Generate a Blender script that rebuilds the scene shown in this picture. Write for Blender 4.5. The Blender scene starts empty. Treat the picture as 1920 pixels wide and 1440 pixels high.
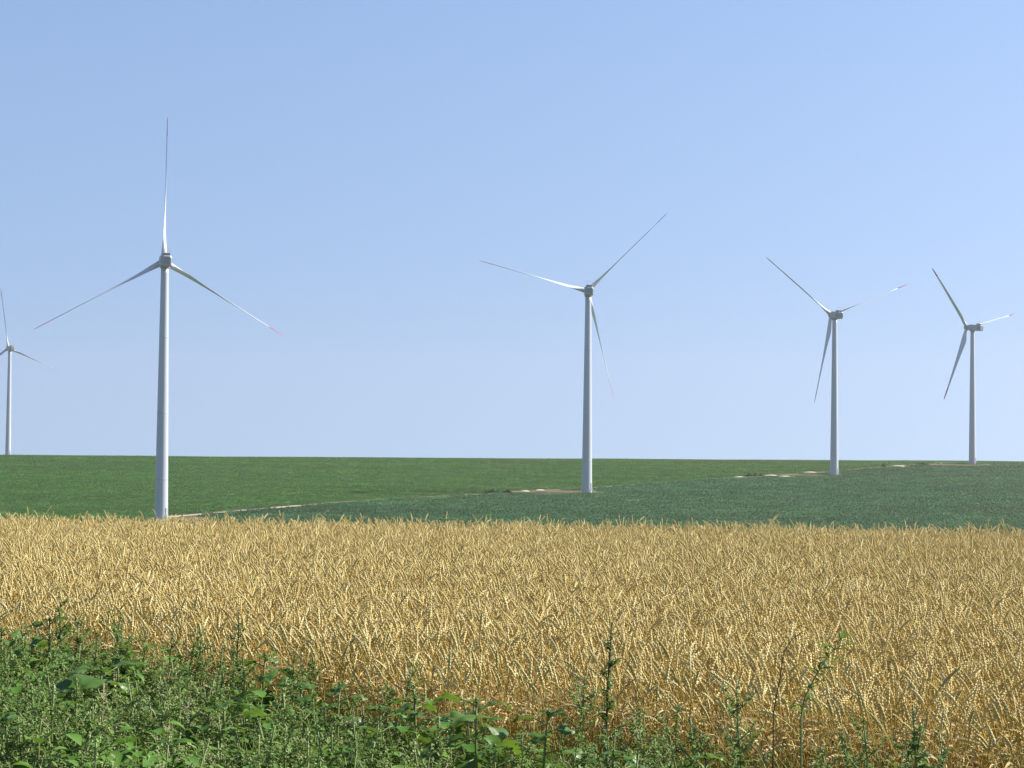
import bpy, math, random
import numpy as np
from mathutils import Vector, Matrix, Euler

random.seed(7)
rng = np.random.default_rng(11)
R = math.radians

# ------------------------------------------------------------------ camera, sky, sun, exposure
scn = bpy.context.scene
F = 3860.0                    # focal length in pixels of a 1920 px wide picture
ROLL = R(0.5)
PITCH = math.atan((855 - 720) / F)
CAMZ = 1.85
cam_d = bpy.data.cameras.new("camera")
cam_d.sensor_width = 36.0
cam_d.lens = 36.0 * F / 1920.0
cam_d.clip_start = 0.1
cam_d.clip_end = 20000
cam = bpy.data.objects.new("camera", cam_d)
scn.collection.objects.link(cam)
cam.location = (0, 0, CAMZ)
cam.rotation_euler = (Matrix.Rotation(R(90) + PITCH, 3, 'X') @ Matrix.Rotation(ROLL, 3, 'Z')).to_euler()
scn.camera = cam

SUN_AZ, SUN_EL = R(74), R(41)   # azimuth clockwise from the view direction
world = bpy.data.worlds.new("World")
scn.world = world
world.use_nodes = True
wt = world.node_tree
sky = wt.nodes.new('ShaderNodeTexSky')
sky.sky_type = 'NISHITA'
sky.sun_disc = False
sky.sun_elevation = SUN_EL
sky.sun_rotation = SUN_AZ
sky.altitude = 0
sky.air_density = 0.7
sky.dust_density = 1.0
sky.ozone_density = 3.0
# a flat, pale summer sky: directions near the horizon look a little higher into the sky model
w_tc = wt.nodes.new('ShaderNodeTexCoord'); w_sp = wt.nodes.new('ShaderNodeSeparateXYZ'); w_cb = wt.nodes.new('ShaderNodeCombineXYZ')
w_a = wt.nodes.new('ShaderNodeMath'); w_a.operation = 'MULTIPLY_ADD'; w_a.inputs[1].default_value = .305; w_a.inputs[2].default_value = .0915
w_b = wt.nodes.new('ShaderNodeMath'); w_b.operation = 'SUBTRACT'; w_b.inputs[1].default_value = .25
w_c = wt.nodes.new('ShaderNodeMath'); w_c.operation = 'MAXIMUM'; w_c.inputs[1].default_value = 0
w_d = wt.nodes.new('ShaderNodeMath'); w_d.operation = 'MULTIPLY_ADD'; w_d.inputs[1].default_value = .80
w_n = wt.nodes.new('ShaderNodeVectorMath'); w_n.operation = 'NORMALIZE'
wt.links.new(w_tc.outputs['Generated'], w_sp.inputs[0])
wt.links.new(w_sp.outputs[2], w_a.inputs[0]); wt.links.new(w_sp.outputs[2], w_b.inputs[0]); wt.links.new(w_b.outputs[0], w_c.inputs[0])
wt.links.new(w_c.outputs[0], w_d.inputs[0]); wt.links.new(w_a.outputs[0], w_d.inputs[2])
wt.links.new(w_sp.outputs[0], w_cb.inputs[0]); wt.links.new(w_sp.outputs[1], w_cb.inputs[1]); wt.links.new(w_d.outputs[0], w_cb.inputs[2])
wt.links.new(w_cb.outputs[0], w_n.inputs[0]); wt.links.new(w_n.outputs[0], sky.inputs[0])
w_m = wt.nodes.new('ShaderNodeMix'); w_m.data_type = 'RGBA'; w_m.blend_type = 'MULTIPLY'   # the camera's cool white balance
w_m.inputs[0].default_value = 1; w_m.inputs[7].default_value = (1.01, 1.0, 1.045, 1)
wt.links.new(sky.outputs[0], w_m.inputs[6]); wt.links.new(w_m.outputs[2], wt.nodes['Background'].inputs[0])
wt.nodes['Background'].inputs[1].default_value = 0.083
sun_d = bpy.data.lights.new("sun", 'SUN')
sun_d.energy = 5.0
sun_d.angle = R(0.5)
sun_d.color = (1.0, 0.955, 0.88)
sun = bpy.data.objects.new("sun", sun_d)
scn.collection.objects.link(sun)
sv = Vector((math.sin(SUN_AZ) * math.cos(SUN_EL), math.cos(SUN_AZ) * math.cos(SUN_EL), math.sin(SUN_EL)))
sun.rotation_euler = sv.to_track_quat('Z', 'Y').to_euler()
scn.view_settings.view_transform = 'Standard'
scn.view_settings.look = 'None'
scn.view_settings.exposure = 0.93
scn.view_settings.gamma = 1.0
scn.cycles.use_denoising = True
scn.cycles.denoiser = 'OPENIMAGEDENOISE'
scn.cycles.denoising_input_passes = 'RGB_ALBEDO_NORMAL'
scn.cycles.denoising_prefilter = 'ACCURATE'
scn.cycles.max_bounces = 8
scn.cycles.transmission_bounces = 4

# ------------------------------------------------------------------ helpers
col = scn.collection


def eye_row(px):
    return 855 + (px - 960) * math.tan(ROLL)


def ray(px, py):
    u, v = px - 960, py - 720
    a = u * math.cos(ROLL) + v * math.sin(ROLL)
    b = -u * math.sin(ROLL) + v * math.cos(ROLL)
    c, s = math.cos(PITCH), math.sin(PITCH)
    d = np.array([a, b * s + F * c, -b * c + F * s])
    return d / d[1]


def tag(o, label=None, cat=None, group=None, kind=None):
    if label: o['label'] = label
    if cat: o['category'] = cat
    if group: o['group'] = group
    if kind: o['kind'] = kind
    return o


class MB:
    """collects verts / faces / material slots and links them as ONE mesh object"""
    def __init__(s):
        s.v, s.f, s.m, s.sm = [], [], [], []

    def add(s, vs, fs, mat=0, smooth=False):
        b = len(s.v)
        s.v.extend([tuple(x) for x in vs])
        for f in fs:
            s.f.append(tuple(b + i for i in f)); s.m.append(mat); s.sm.append(smooth)

    def mesh(s, name, mats):
        me = bpy.data.meshes.new(name)
        me.from_pydata(s.v, [], s.f)
        for m in mats: me.materials.append(m)
        me.polygons.foreach_set('material_index', s.m)
        me.polygons.foreach_set('use_smooth', s.sm)
        me.update()
        return me

    def build(s, name, mats, parent=None, link=True):
        if not isinstance(mats, (list, tuple)): mats = [mats]
        o = bpy.data.objects.new(name, s.mesh(name, mats))
        if link: col.objects.link(o)
        if parent: o.parent = parent
        return o

    def tube(s, pts, rads, n=6, mat=0, cap=True):
        pts = [Vector(p) for p in pts]
        rings = []
        side = None
        for i, p in enumerate(pts):
            d = (pts[min(i + 1, len(pts) - 1)] - pts[max(i - 1, 0)]).normalized()
            if side is None:
                side = d.cross(Vector((0, 1, 0)))
                if side.length < 0.1: side = d.cross(Vector((1, 0, 0)))
            side = (side - d * side.dot(d)).normalized()
            up = d.cross(side)
            rings.append([p + float(rads[i]) * (math.cos(2 * math.pi * k / n) * side + math.sin(2 * math.pi * k / n) * up) for k in range(n)])
        vs = [v for r in rings for v in r]
        fs = []
        for i in range(len(rings) - 1):
            for k in range(n):
                fs.append((i * n + k, i * n + (k + 1) % n, (i + 1) * n + (k + 1) % n, (i + 1) * n + k))
        if cap:
            fs.append(tuple(range(n))[::-1]); fs.append(tuple((len(rings) - 1) * n + k for k in range(n)))
        s.add(vs, fs, mat, True)

    def loft(s, rings, mat=0, smooth=True, cap=True):
        n = len(rings[0])
        vs = [v for r in rings for v in r]
        fs = []
        for i in range(len(rings) - 1):
            for k in range(n):
                fs.append((i * n + k, i * n + (k + 1) % n, (i + 1) * n + (k + 1) % n, (i + 1) * n + k))
        if cap:
            fs.append(tuple(range(n))[::-1]); fs.append(tuple((len(rings) - 1) * n + k for k in range(n)))
        s.add(vs, fs, mat, smooth)

    def box(s, c, d, mat=0, bev=0.0):
        x, y, z = c; a, b, h = d[0] / 2, d[1] / 2, d[2] / 2
        g = min(bev, a * .9, b * .9, h * .9)
        def ring(zz, ex, ey, gg):
            return [(x + ex - gg, y - ey, zz), (x + ex, y - ey + gg, zz), (x + ex, y + ey - gg, zz), (x + ex - gg, y + ey, zz),
                    (x - ex + gg, y + ey, zz), (x - ex, y + ey - gg, zz), (x - ex, y - ey + gg, zz), (x - ex + gg, y - ey, zz)]
        if g <= 0:
            s.loft([[(x + a, y - b, z - h), (x + a, y + b, z - h), (x - a, y + b, z - h), (x - a, y - b, z - h)],
                    [(x + a, y - b, z + h), (x + a, y + b, z + h), (x - a, y + b, z + h), (x - a, y - b, z + h)]], mat, False)
        else:
            s.loft([ring(z - h, a - g, b - g, g * .5), ring(z - h + g, a, b, g), ring(z + h - g, a, b, g), ring(z + h, a - g, b - g, g * .5)], mat, False)

    def leaf(s, p, d, n, L, prof, bend=0.0, fold=0.2, twist=0.0, mat=0, wave=0.0, smooth=True):
        """a curved blade: prof = half widths along it, bend = total turn away from n"""
        p = Vector(p); d = Vector(d).normalized(); n = Vector(n)
        n = n - d * n.dot(d)
        if n.length < 1e-4: n = d.orthogonal()
        n.normalize()
        k = len(prof) - 1
        vs, fs = [], []
        for i, w in enumerate(prof):
            sd = d.cross(n).normalized()
            wv = wave * w * math.sin(i * 2.1)
            vs += [p - sd * w + n * (fold * w + wv), p, p + sd * w + n * (fold * w - wv)]
            if i < k:
                p = p + d * (L / k)
                rot = Matrix.Rotation(-bend / k, 3, sd)
                d = (rot @ d).normalized(); n = (rot @ n).normalized()
                if twist: n = Matrix.Rotation(twist / k, 3, d) @ n
        for i in range(k):
            a, b = i * 3, i * 3 + 3
            fs += [(a, a + 1, b + 1, b), (a + 1, a + 2, b + 2, b + 1)]
        s.add(vs, fs, mat, smooth)

    def grain(s, p, d, L, w, mat=0):
        """a small pointed lozenge (spikelet, seed)"""
        p = Vector(p); d = Vector(d).normalized()
        a = d.orthogonal().normalized(); b = d.cross(a)
        q = p + d * L * .45
        s.add([p, q + a * w, q + b * w, q - a * w, q - b * w, p + d * L],
              [(0, 2, 1), (0, 3, 2), (0, 4, 3), (0, 1, 4), (1, 2, 5), (2, 3, 5), (3, 4, 5), (4, 1, 5)], mat, True)

    def seed(s, p, r, mat=0):
        p = Vector(p)
        a = Vector((random.uniform(-1, 1), random.uniform(-1, 1), random.uniform(-1, 1))).normalized()
        b = a.orthogonal().normalized(); c = a.cross(b)
        s.add([p + a * r, p - a * .5 * r + b * r, p - a * .5 * r - b * .5 * r + c * .87 * r, p - a * .5 * r - b * .5 * r - c * .87 * r],
              [(0, 1, 2), (0, 2, 3), (0, 3, 1), (1, 3, 2)], mat, False)


def mat_nodes(name):
    m = bpy.data.materials.new(name)
    m.use_nodes = True
    nt = m.node_tree
    return m, nt, nt.nodes['Principled BSDF'], nt.nodes['Material Output']


def ramp(nt, fac, stops):
    r = nt.nodes.new('ShaderNodeValToRGB')
    e = r.color_ramp.elements
    while len(e) < len(stops): e.new(0.5)
    for i, (p, c) in enumerate(stops):
        e[i].position = p; e[i].color = (*c, 1)
    nt.links.new(fac, r.inputs[0])
    return r.outputs[0]


def mixc(nt, a, b, fac, mode='MIX'):
    x = nt.nodes.new('ShaderNodeMix'); x.data_type = 'RGBA'; x.blend_type = mode
    for sock, val in ((x.inputs[0], fac), (x.inputs[6], a), (x.inputs[7], b)):
        if hasattr(val, 'is_linked'): nt.links.new(val, sock)
        elif isinstance(val, tuple): sock.default_value = (*val, 1)
        else: sock.default_value = val
    return x.outputs[2]


def noise(nt, scale, detail=3, world_space=True, rough=.55, stretch=None):
    t = nt.nodes.new('ShaderNodeTexNoise')
    t.inputs['Scale'].default_value = scale; t.inputs['Detail'].default_value = detail
    t.inputs['Roughness'].default_value = rough
    if world_space:
        g = nt.nodes.new('ShaderNodeNewGeometry'); src = g.outputs['Position']
    else:
        g = nt.nodes.new('ShaderNodeTexCoord'); src = g.outputs['Object']
    if stretch:
        mp = nt.nodes.new('ShaderNodeMapping'); mp.inputs['Scale'].default_value = stretch
        nt.links.new(src, mp.inputs[0]); src = mp.outputs[0]
    nt.links.new(src, t.inputs['Vector'])
    return t.outputs[0]


def plant_mat(name, stops, rough=.6, trans=0.25, tcol=None, nscale=3.0, local=True, spec=.3):
    """leafy surface: colour varies from plant to plant and over the leaf; some light passes through"""
    m, nt, bs, out = mat_nodes(name)
    oi = nt.nodes.new('ShaderNodeObjectInfo')
    n = noise(nt, nscale, 2, not local)
    add = nt.nodes.new('ShaderNodeMath'); add.operation = 'MULTIPLY_ADD'
    nt.links.new(oi.outputs['Random'], add.inputs[0]); add.inputs[1].default_value = 0.55
    mm = nt.nodes.new('ShaderNodeMath'); mm.operation = 'MULTIPLY_ADD'
    nt.links.new(n, mm.inputs[0]); mm.inputs[1].default_value = 0.9; mm.inputs[2].default_value = -0.22
    nt.links.new(mm.outputs[0], add.inputs[2])
    c = ramp(nt, add.outputs[0], stops)
    nt.links.new(c, bs.inputs['Base Color'])
    bs.inputs['Roughness'].default_value = rough
    bs.inputs['Specular IOR Level'].default_value = spec
    if trans > 0:
        tr = nt.nodes.new('ShaderNodeBsdfTranslucent')
        if tcol: tr.inputs[0].default_value = (*tcol, 1)
        else: nt.links.new(c, tr.inputs[0])
        mx = nt.nodes.new('ShaderNodeMixShader'); mx.inputs[0].default_value = trans
        nt.links.new(bs.outputs[0], mx.inputs[1]); nt.links.new(tr.outputs[0], mx.inputs[2])
        nt.links.new(mx.outputs[0], out.inputs[0])
    return m


def paint_mat(name, c, rough=.4, var=.05, nscale=.3):
    m, nt, bs, out = mat_nodes(name)
    n = noise(nt, nscale, 4, False, stretch=(1, 1, .15))
    lo = tuple(max(0, x * (1 - var)) for x in c); hi = tuple(min(1, x * (1 + var)) for x in c)
    nt.links.new(ramp(nt, n, [(.3, lo), (.7, hi)]), bs.inputs['Base Color'])
    bs.inputs['Roughness'].default_value = rough
    return m


def soil_mat(name, stops, scale):
    m, nt, bs, out = mat_nodes(name)
    n = noise(nt, scale, 6)
    nt.links.new(ramp(nt, n, stops), bs.inputs['Base Color'])
    bs.inputs['Roughness'].default_value = .95
    bs.inputs['Specular IOR Level'].default_value = .1
    b = nt.nodes.new('ShaderNodeBump'); b.inputs['Strength'].default_value = .6; b.inputs['Distance'].default_value = .2 / scale
    nt.links.new(n, b.inputs['Height']); nt.links.new(b.outputs[0], bs.inputs['Normal'])
    return m


def scatter(name, protos, pts, rots, scales, idx):
    """one object whose points each carry one of the small plant meshes"""
    pc = bpy.data.collections.new(name + "_kinds")
    for i, me in enumerate(protos):
        o = bpy.data.objects.new("%s_kind_%02d" % (name, i), me); pc.objects.link(o)
    me = bpy.data.meshes.new(name)
    n = len(pts)
    me.vertices.add(n)
    me.vertices.foreach_set('co', np.asarray(pts, dtype=np.float32).ravel())
    a = me.attributes.new('rot', 'FLOAT_VECTOR', 'POINT'); a.data.foreach_set('vector', np.asarray(rots, dtype=np.float32).ravel())
    a = me.attributes.new('scl', 'FLOAT', 'POINT'); a.data.foreach_set('value', np.asarray(scales, dtype=np.float32))
    a = me.attributes.new('kind_index', 'INT', 'POINT'); a.data.foreach_set('value', np.asarray(idx, dtype=np.int32))
    o = bpy.data.objects.new(name, me); col.objects.link(o)
    ng = bpy.data.node_groups.new(name + "_spread", 'GeometryNodeTree')
    ng.interface.new_socket('Geometry', in_out='INPUT', socket_type='NodeSocketGeometry')
    ng.interface.new_socket('Geometry', in_out='OUTPUT', socket_type='NodeSocketGeometry')
    N = ng.nodes
    gi, go = N.new('NodeGroupInput'), N.new('NodeGroupOutput')
    ci = N.new('GeometryNodeCollectionInfo')
    ci.inputs['Collection'].default_value = pc
    ci.inputs['Separate Children'].default_value = True; ci.inputs['Reset Children'].default_value = True
    ip = N.new('GeometryNodeInstanceOnPoints'); ip.inputs['Pick Instance'].default_value = True
    def attr(nm, t):
        x = N.new('GeometryNodeInputNamedAttribute'); x.data_type = t; x.inputs['Name'].default_value = nm
        return x.outputs['Attribute']
    ng.links.new(gi.outputs[0], ip.inputs['Points']); ng.links.new(ci.outputs[0], ip.inputs['Instance'])
    ng.links.new(attr('kind_index', 'INT'), ip.inputs['Instance Index'])
    e2r = N.new('FunctionNodeEulerToRotation')
    ng.links.new(attr('rot', 'FLOAT_VECTOR'), e2r.inputs[0]); ng.links.new(e2r.outputs[0], ip.inputs['Rotation'])
    ng.links.new(attr('scl', 'FLOAT'), ip.inputs['Scale'])
    ng.links.new(ip.outputs[0], go.inputs[0])
    md = o.modifiers.new('spread', 'NODES'); md.node_group = ng
    return o


# ------------------------------------------------------------------ terrain
KY = np.array([-300, 0, 28, 34, 45, 70, 120, 250, 400, 520, 580, 637, 819, 1027, 1205, 1400, 1600, 2000, 3000.])
KZ = np.array([0, 0, 0, -.06, -.45, -1.6, -4.8, -12.3, -18.6, -20.6, -20.4, -18.72, -12.24, -6.41, -.64, -.3, -3, -15, -70.])


def pchip(xq):
    x, y = KY, KZ
    h = np.diff(x); d = np.diff(y) / h
    m = np.zeros_like(y)
    for i in range(1, len(x) - 1):
        if d[i - 1] * d[i] > 0:
            w1, w2 = 2 * h[i] + h[i - 1], h[i] + 2 * h[i - 1]
            m[i] = (w1 + w2) / (w1 / d[i - 1] + w2 / d[i])
    m[-1] = d[-1]
    i = np.clip(np.searchsorted(x, xq) - 1, 0, len(x) - 2)
    t = (xq - x[i]) / h[i]
    return ((2 * t**3 - 3 * t**2 + 1) * y[i] + (t**3 - 2 * t**2 + t) * h[i] * m[i] + (-2 * t**3 + 3 * t**2) * y[i + 1] + (t**3 - t**2) * h[i] * m[i + 1])


def zt(x, y):
    x = np.asarray(x, float); y = np.asarray(y, float)
    s = np.clip((y - 1150) / 250, 0, 1); s = s * s * (3 - 2 * s)
    far = np.clip((y - 300) / 300, 0, 1)
    und = far * (.18 * np.sin(x * .031 + y * .013) + .14 * np.sin(x * .057 - y * .021 + 1.3))
    return pchip(y) + .003 * np.clip(x, -600, 600) * s + und * (1 - .6 * s)


def hit(px, py, y0=500., y1=1600.):
    """where the line of sight through a picture point meets the far slope"""
    d = ray(px, py)
    ys = np.linspace(y0, y1, 4000)
    g = CAMZ + d[2] * ys - zt(d[0] * ys, ys)
    k = np.where(g < 0)[0]
    yy = ys[k[0]] if len(k) else y1
    return np.array([d[0] * yy, yy, float(zt(d[0] * yy, yy))])


def at(px, y):
    """ground point in the picture column px at distance y (near ground)"""
    x = ray(px, eye_row(px) + 300)[0] * y
    return float(x), float(y)


M_soil = soil_mat('soil', [(.3, (.075, .055, .034)), (.7, (.14, .105, .065))], 3.0)
M_field_soil = soil_mat('field_soil', [(.3, (.05, .075, .03)), (.7, (.09, .105, .045))], .6)
ys = np.concatenate([np.arange(-120, 0, 10), np.arange(0, 60, 1.5), np.arange(60, 640, 10), np.arange(640, 1660, 8), np.arange(1660, 3000, 60)])
xs = np.concatenate([np.arange(-1500, -420, 90), np.arange(-420, -30, 10), np.arange(-30, 30, 1.5), np.arange(30, 421, 10), np.arange(480, 1560, 90)])
gx, gy = np.meshgrid(xs, ys)
gz = zt(gx, gy)
gv = np.stack([gx, gy, gz], -1).reshape(-1, 3)
nx, ny = len(xs), len(ys)
mb = MB()
mb.v = [tuple(v) for v in gv]
for j in range(ny - 1):
    for i in range(nx - 1):
        mb.f.append((j * nx + i, j * nx + i + 1, (j + 1) * nx + i + 1, (j + 1) * nx + i))
        mb.m.append(1 if ys[j] > 45 else 0); mb.sm.append(True)
ground = mb.build('ground', [M_soil, M_field_soil])
tag(ground, 'rolling farmland soil falling into a dip and rising to the skyline', 'ground', kind='structure')

# ------------------------------------------------------------------ wind turbines
M_white = paint_mat('turbine_paint', (.485, .515, .555), .38, .035, .12)
M_blade = paint_mat('blade_gelcoat', (.61, .63, .65), .3, .02, .2)
M_red = paint_mat('red_tip_paint', (.55, .04, .06), .35, .05, .5)
M_nac = paint_mat('nacelle_shell', (.36, .38, .41), .45, .05, .4)
M_rear = paint_mat('shaded_rear_panel', (.29, .31, .34), .6, .1, 1.0)  # darker than the shell: shade on the nacelle's rear end put into the colour
M_dark = paint_mat('dark_vent', (.06, .07, .09), .6, .2, 1.0)
M_steel = paint_mat('galvanised_steel', (.42, .43, .45), .4, .1, 1.0)
M_conc = soil_mat('concrete', [(.3, (.36, .34, .31)), (.7, (.50, .48, .44))], 1.5)


def circ(r, z, n=40, cx=0, cy=0):
    return [(cx + r * math.cos(2 * math.pi * k / n), cy + r * math.sin(2 * math.pi * k / n), z) for k in range(n)]


def tower_mesh():
    mb = MB()
    zs = [-3.0, 0, 10, 20, 30, 40, 50, 60, 70, 76, 78.3]
    mb.loft([circ(2.08 - (2.08 - 1.18) * max(0, z) / 78.3, z) for z in zs])
    return mb.mesh('tower', [M_white])


def flange_mesh(z):
    mb = MB(); r = 2.08 - (2.08 - 1.18) * z / 78.3
    mb.loft([circ(r - .05, z - .14), circ(r + .03, z - .12), circ(r + .03, z + .12), circ(r - .05, z + .14)], cap=False)
    return mb.mesh('flange_ring', [M_steel])


def door_mesh():
    mb = MB()
    mb.box((0, -2.06, 2.6), (.95, .16, 2.1), 0, .05)
    mb.box((.33, -2.16, 2.6), (.05, .06, .2), 1)
    for k in range(6): mb.box((0, -2.3 - .28 * k, 1.45 - .25 * k), (1.1, .28, .06), 1)
    return mb.mesh('entry_door', [M_nac, M_steel])


def section(w, zb, ztp, y, ch, chb):
    a = w / 2
    return [(a, y, zb + chb), (a, y, ztp - ch), (a - ch * .45, y, ztp - ch * .25), (a - ch, y, ztp), (-a + ch, y, ztp), (-a + ch * .45, y, ztp - ch * .25),
            (-a, y, ztp - ch), (-a, y, zb + chb), (-a + chb * .3, y, zb + chb * .3), (-a + chb, y, zb), (a - chb, y, zb), (a - chb * .3, y, zb + chb * .3)]


def nacelle_mesh():
    mb = MB()
    rings = [section(2.55, -1.15, 1.55, -7.15, .55, .5), section(3.0, -1.45, 1.75, -6.9, .6, .5), section(3.4, -1.65, 1.9, -5.9, .6, .45),
             section(3.45, -1.72, 1.92, -2.0, .6, .45), section(3.4, -1.75, 1.9, 1.2, .7, .6), section(3.15, -1.6, 1.7, 2.4, .95, .95), section(2.7, -1.35, 1.4, 2.75, .9, .9)]
    mb.loft([r[::-1] for r in rings], 0, False)
    for z in (-1.0,):
        mb.loft([circ(1.35, -2.25, 28), circ(1.6, -1.7, 28)], 0, True)
    mb.box((0, -4.2, -1.72), (1.1, 1.3, .1), 0, .03)
    mb.box((0, -7.16, .2), (1.9, .06, 1.9), 1, .02)  # rear panel, its colour darkened to read as shaded
    return mb.mesh('nacelle', [M_nac, M_rear])


def cooler_mesh():
    mb = MB()
    mb.box((0, -5.15, 2.28), (2.5, 2.9, .8), 0, .12)
    mb.box((0, -6.63, 2.28), (2.1, .05, .5), 1)
    return mb.mesh('cooler_housing', [M_nac, M_rear])


def vent_mesh(sx):
    mb = MB()
    for k in range(5):
        mb.box((sx * 1.66, -5.9 + .22, -.5 + .3 * k), (.16, .75, .24), 0, .02)
    mb.box((sx * 1.45, -6.7, .1), (.2, .36, 1.7), 0, .02)
    return mb.mesh('side_vent', [M_dark])


def sensor_mesh(sx):
    mb = MB()
    mb.tube([(sx, -5.6, 2.6), (sx, -5.6, 4.0)], [.05, .035], 6)
    mb.tube([(sx - .35, -5.6, 3.75), (sx + .35, -5.6, 3.75)], [.03, .03], 5)
    for k in (-1, 1): mb.tube([(sx + .35 * k, -5.6, 3.75), (sx + .35 * k, -5.6, 4.0), (sx + .35 * k, -5.6, 4.12)], [.03, .11, .02], 6)
    return mb.mesh('wind_sensor', [M_steel])


def hub_mesh():
    mb = MB()
    prof = [(2.55, 1.3), (2.75, 1.5), (3.6, 1.62), (4.7, 1.6), (5.4, 1.38), (5.9, 1.0), (6.25, .55), (6.38, .1)]
    mb.loft([[(r * math.cos(2 * math.pi * k / 32), y, -r * math.sin(2 * math.pi * k / 32)) for k in range(32)] for y, r in prof])
    return mb.mesh('rotor_hub', [M_nac])


BL = [(1.0, 1.85, 1.0, 0), (2.2, 1.9, .98, 0), (4.0, 2.25, .75, 14), (6.5, 3.0, .45, 13), (9.0, 3.42, .30, 11.5), (12., 3.2, .25, 9.5), (16., 2.75, .22, 7),
      (22., 2.25, .22, 4), (28., 1.85, .22, 2), (34., 1.45, .23, .7), (39., 1.15, .24, 0), (42., .95, .26, -.5), (44., .72, .28, -1), (44.8, .5, .3, -1), (45., .2, .4, -1)]
BD = np.array(BL)


def blade_mesh(name, r0, r1, mat, grow=0.0):
    rs = [r0] + [b[0] for b in BL if r0 < b[0] < r1] + [r1]
    mb = MB(); rings = []
    for r in rs:
        c, th, tw = (np.interp(r, BD[:, 0], BD[:, i]) for i in (1, 2, 3))
        th = th * c; rnd = max(0, min(1, (th / c - .3) / .6)) if c else 0
        n = 20; ring = []
        pitch = R(1.6 * tw - 5)
        off = (.5 - .30) * c * (1 - rnd)          # pitch axis at 30 % chord
        for k in range(n):
            a = 2 * math.pi * k / n
            cy = math.cos(a)                        # +1 leading, -1 trailing
            sh = math.sin(a) * (rnd + (1 - rnd) * (.55 + .45 * cy))
            y = cy * c / 2 - off; x = sh * (th / 2 + grow)
            ring.append((x * math.cos(pitch) + y * math.sin(pitch), -x * math.sin(pitch) + y * math.cos(pitch) + .0009 * r * r * .35, r))
        rings.append(ring)
    mb.loft(rings)
    return mb.mesh(name, [mat])


tm, nm, cm, hm, dm = tower_mesh(), nacelle_mesh(), cooler_mesh(), hub_mesh(), door_mesh()
fms = [flange_mesh(z) for z in (12.4, 33.0, 56.5)]
vms = [vent_mesh(1), vent_mesh(-1)]
sms = [sensor_mesh(-.85), sensor_mesh(.85)]
bm_, tipm = blade_mesh('blade', 1.0, 39.0, M_blade), blade_mesh('blade_tip', 39.0, 45.0, M_red)


def mobj(name, me, parent, mtx=None):
    o = bpy.data.objects.new(name, me); col.objects.link(o); o.parent = parent
    if mtx is not None: o.matrix_local = mtx
    return o


TILT, CONE = R(5), R(2)
TURB = [(-376.3, 1540., -1.0, -30.4, 111.1, 'white wind turbine cut by the left picture edge, its foot hidden behind the skyline'),
        (-108.0, 637.0, -18.72, -14.0, 0.4, 'tallest and nearest white wind turbine, one blade straight up, standing where the pale track starts'),
        (30.1, 819.0, -12.24, -2.2, 45.1, 'middle white wind turbine of the five, one blade hanging just right of its tower'),
        (161.0, 1027., -6.41, -14.3, 68.3, 'white wind turbine second from the right with a blade hanging left of its tower'),
        (269.7, 1205., -.64, -36.0, 77.1, 'rightmost and smallest-looking white wind turbine, its long grey nacelle seen from the side')]
for (x, y, zb, yaw, ph, lab) in TURB:
    t = bpy.data.objects.new('wind_turbine', None); col.objects.link(t)
    t.location = (x, y, zb); t.rotation_euler = (0, 0, -R(yaw))
    tag(t, lab, 'wind turbine', 'wind turbines on the far green slope')
    tw = mobj('tower', tm, t)
    for fm in fms: mobj('flange_ring', fm, tw)
    mobj('entry_door', dm, tw, Matrix.Rotation(R(yaw + 60), 4, 'Z'))
    top = Matrix.Translation((0, 0, 80.0)) @ Matrix.Rotation(TILT, 4, 'X')
    nc = mobj('nacelle', nm, t, top)
    mobj('cooler_housing', cm, nc)
    for v in vms: mobj('side_vent', v, nc)
    for s_ in sms: mobj('wind_sensor', s_, nc)
    mobj('rotor_hub', hm, t, top)
    for k in range(3):
        b = mobj('blade', bm_, t, top @ Matrix.Translation((0, 4.3, 0)) @ Matrix.Rotation(R(ph + 120 * k), 4, 'Y') @ Matrix.Rotation(-CONE, 4, 'X'))
        mobj('blade_tip', tipm, b)

# ------------------------------------------------------------------ field boundary, track, bare pads
BPX = [(322, 968.5), (400, 962), (480, 954.5), (560, 948), (640, 941.5), (760, 934), (870, 928.5), (950, 923), (1000, 920.5), (1120, 914), (1300, 901), (1380, 895.5), (1450, 891.5), (1530, 886.5),
       (1620, 879), (1680, 873.5), (1760, 870), (1830, 868.8), (1900, 869)]
BW = np.array([hit(*p) for p in BPX])
BX = np.concatenate([[-900, -130], BW[:, 0], [BW[-1, 0] + 60, 1500]])
BY = np.concatenate([[560, 615], BW[:, 1], [BW[-1, 1] + 40, 1500]])


def yb(x):
    return np.interp(x, BX, BY)


def ribbon(name, pts, w, mat, lift=.06, noise_w=.25, sub=5.0):
    P = np.array(pts, float)[:, :2]
    seg = np.r_[0, np.cumsum(np.hypot(*np.diff(P, axis=0).T))]
    n = max(3, int(seg[-1] / sub))
    t = np.linspace(0, seg[-1], n)
    X, Y = np.interp(t, seg, P[:, 0]), np.interp(t, seg, P[:, 1])
    dx, dy = np.gradient(X), np.gradient(Y); L = np.hypot(dx, dy); nxx, nyy = -dy / L, dx / L
    mb = MB(); vs = []
    for i in range(n):
        for q in np.linspace(-1, 1, 5):
            ww = w / 2 * (1 + noise_w * math.sin(i * 1.7 + q * 3) * abs(q))
            px, py = X[i] + nxx[i] * ww * q, Y[i] + nyy[i] * ww * q
            vs.append((px, py, float(zt(px, py)) + lift + (.05 if abs(q) < .9 else -.06)))
    fs = [(i * 5 + k, i * 5 + k + 1, i * 5 + k + 6, i * 5 + k + 5) for i in range(n - 1) for k in range(4)]
    mb.add(vs, fs, 0, True)
    return mb.build(name, mat)


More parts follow.
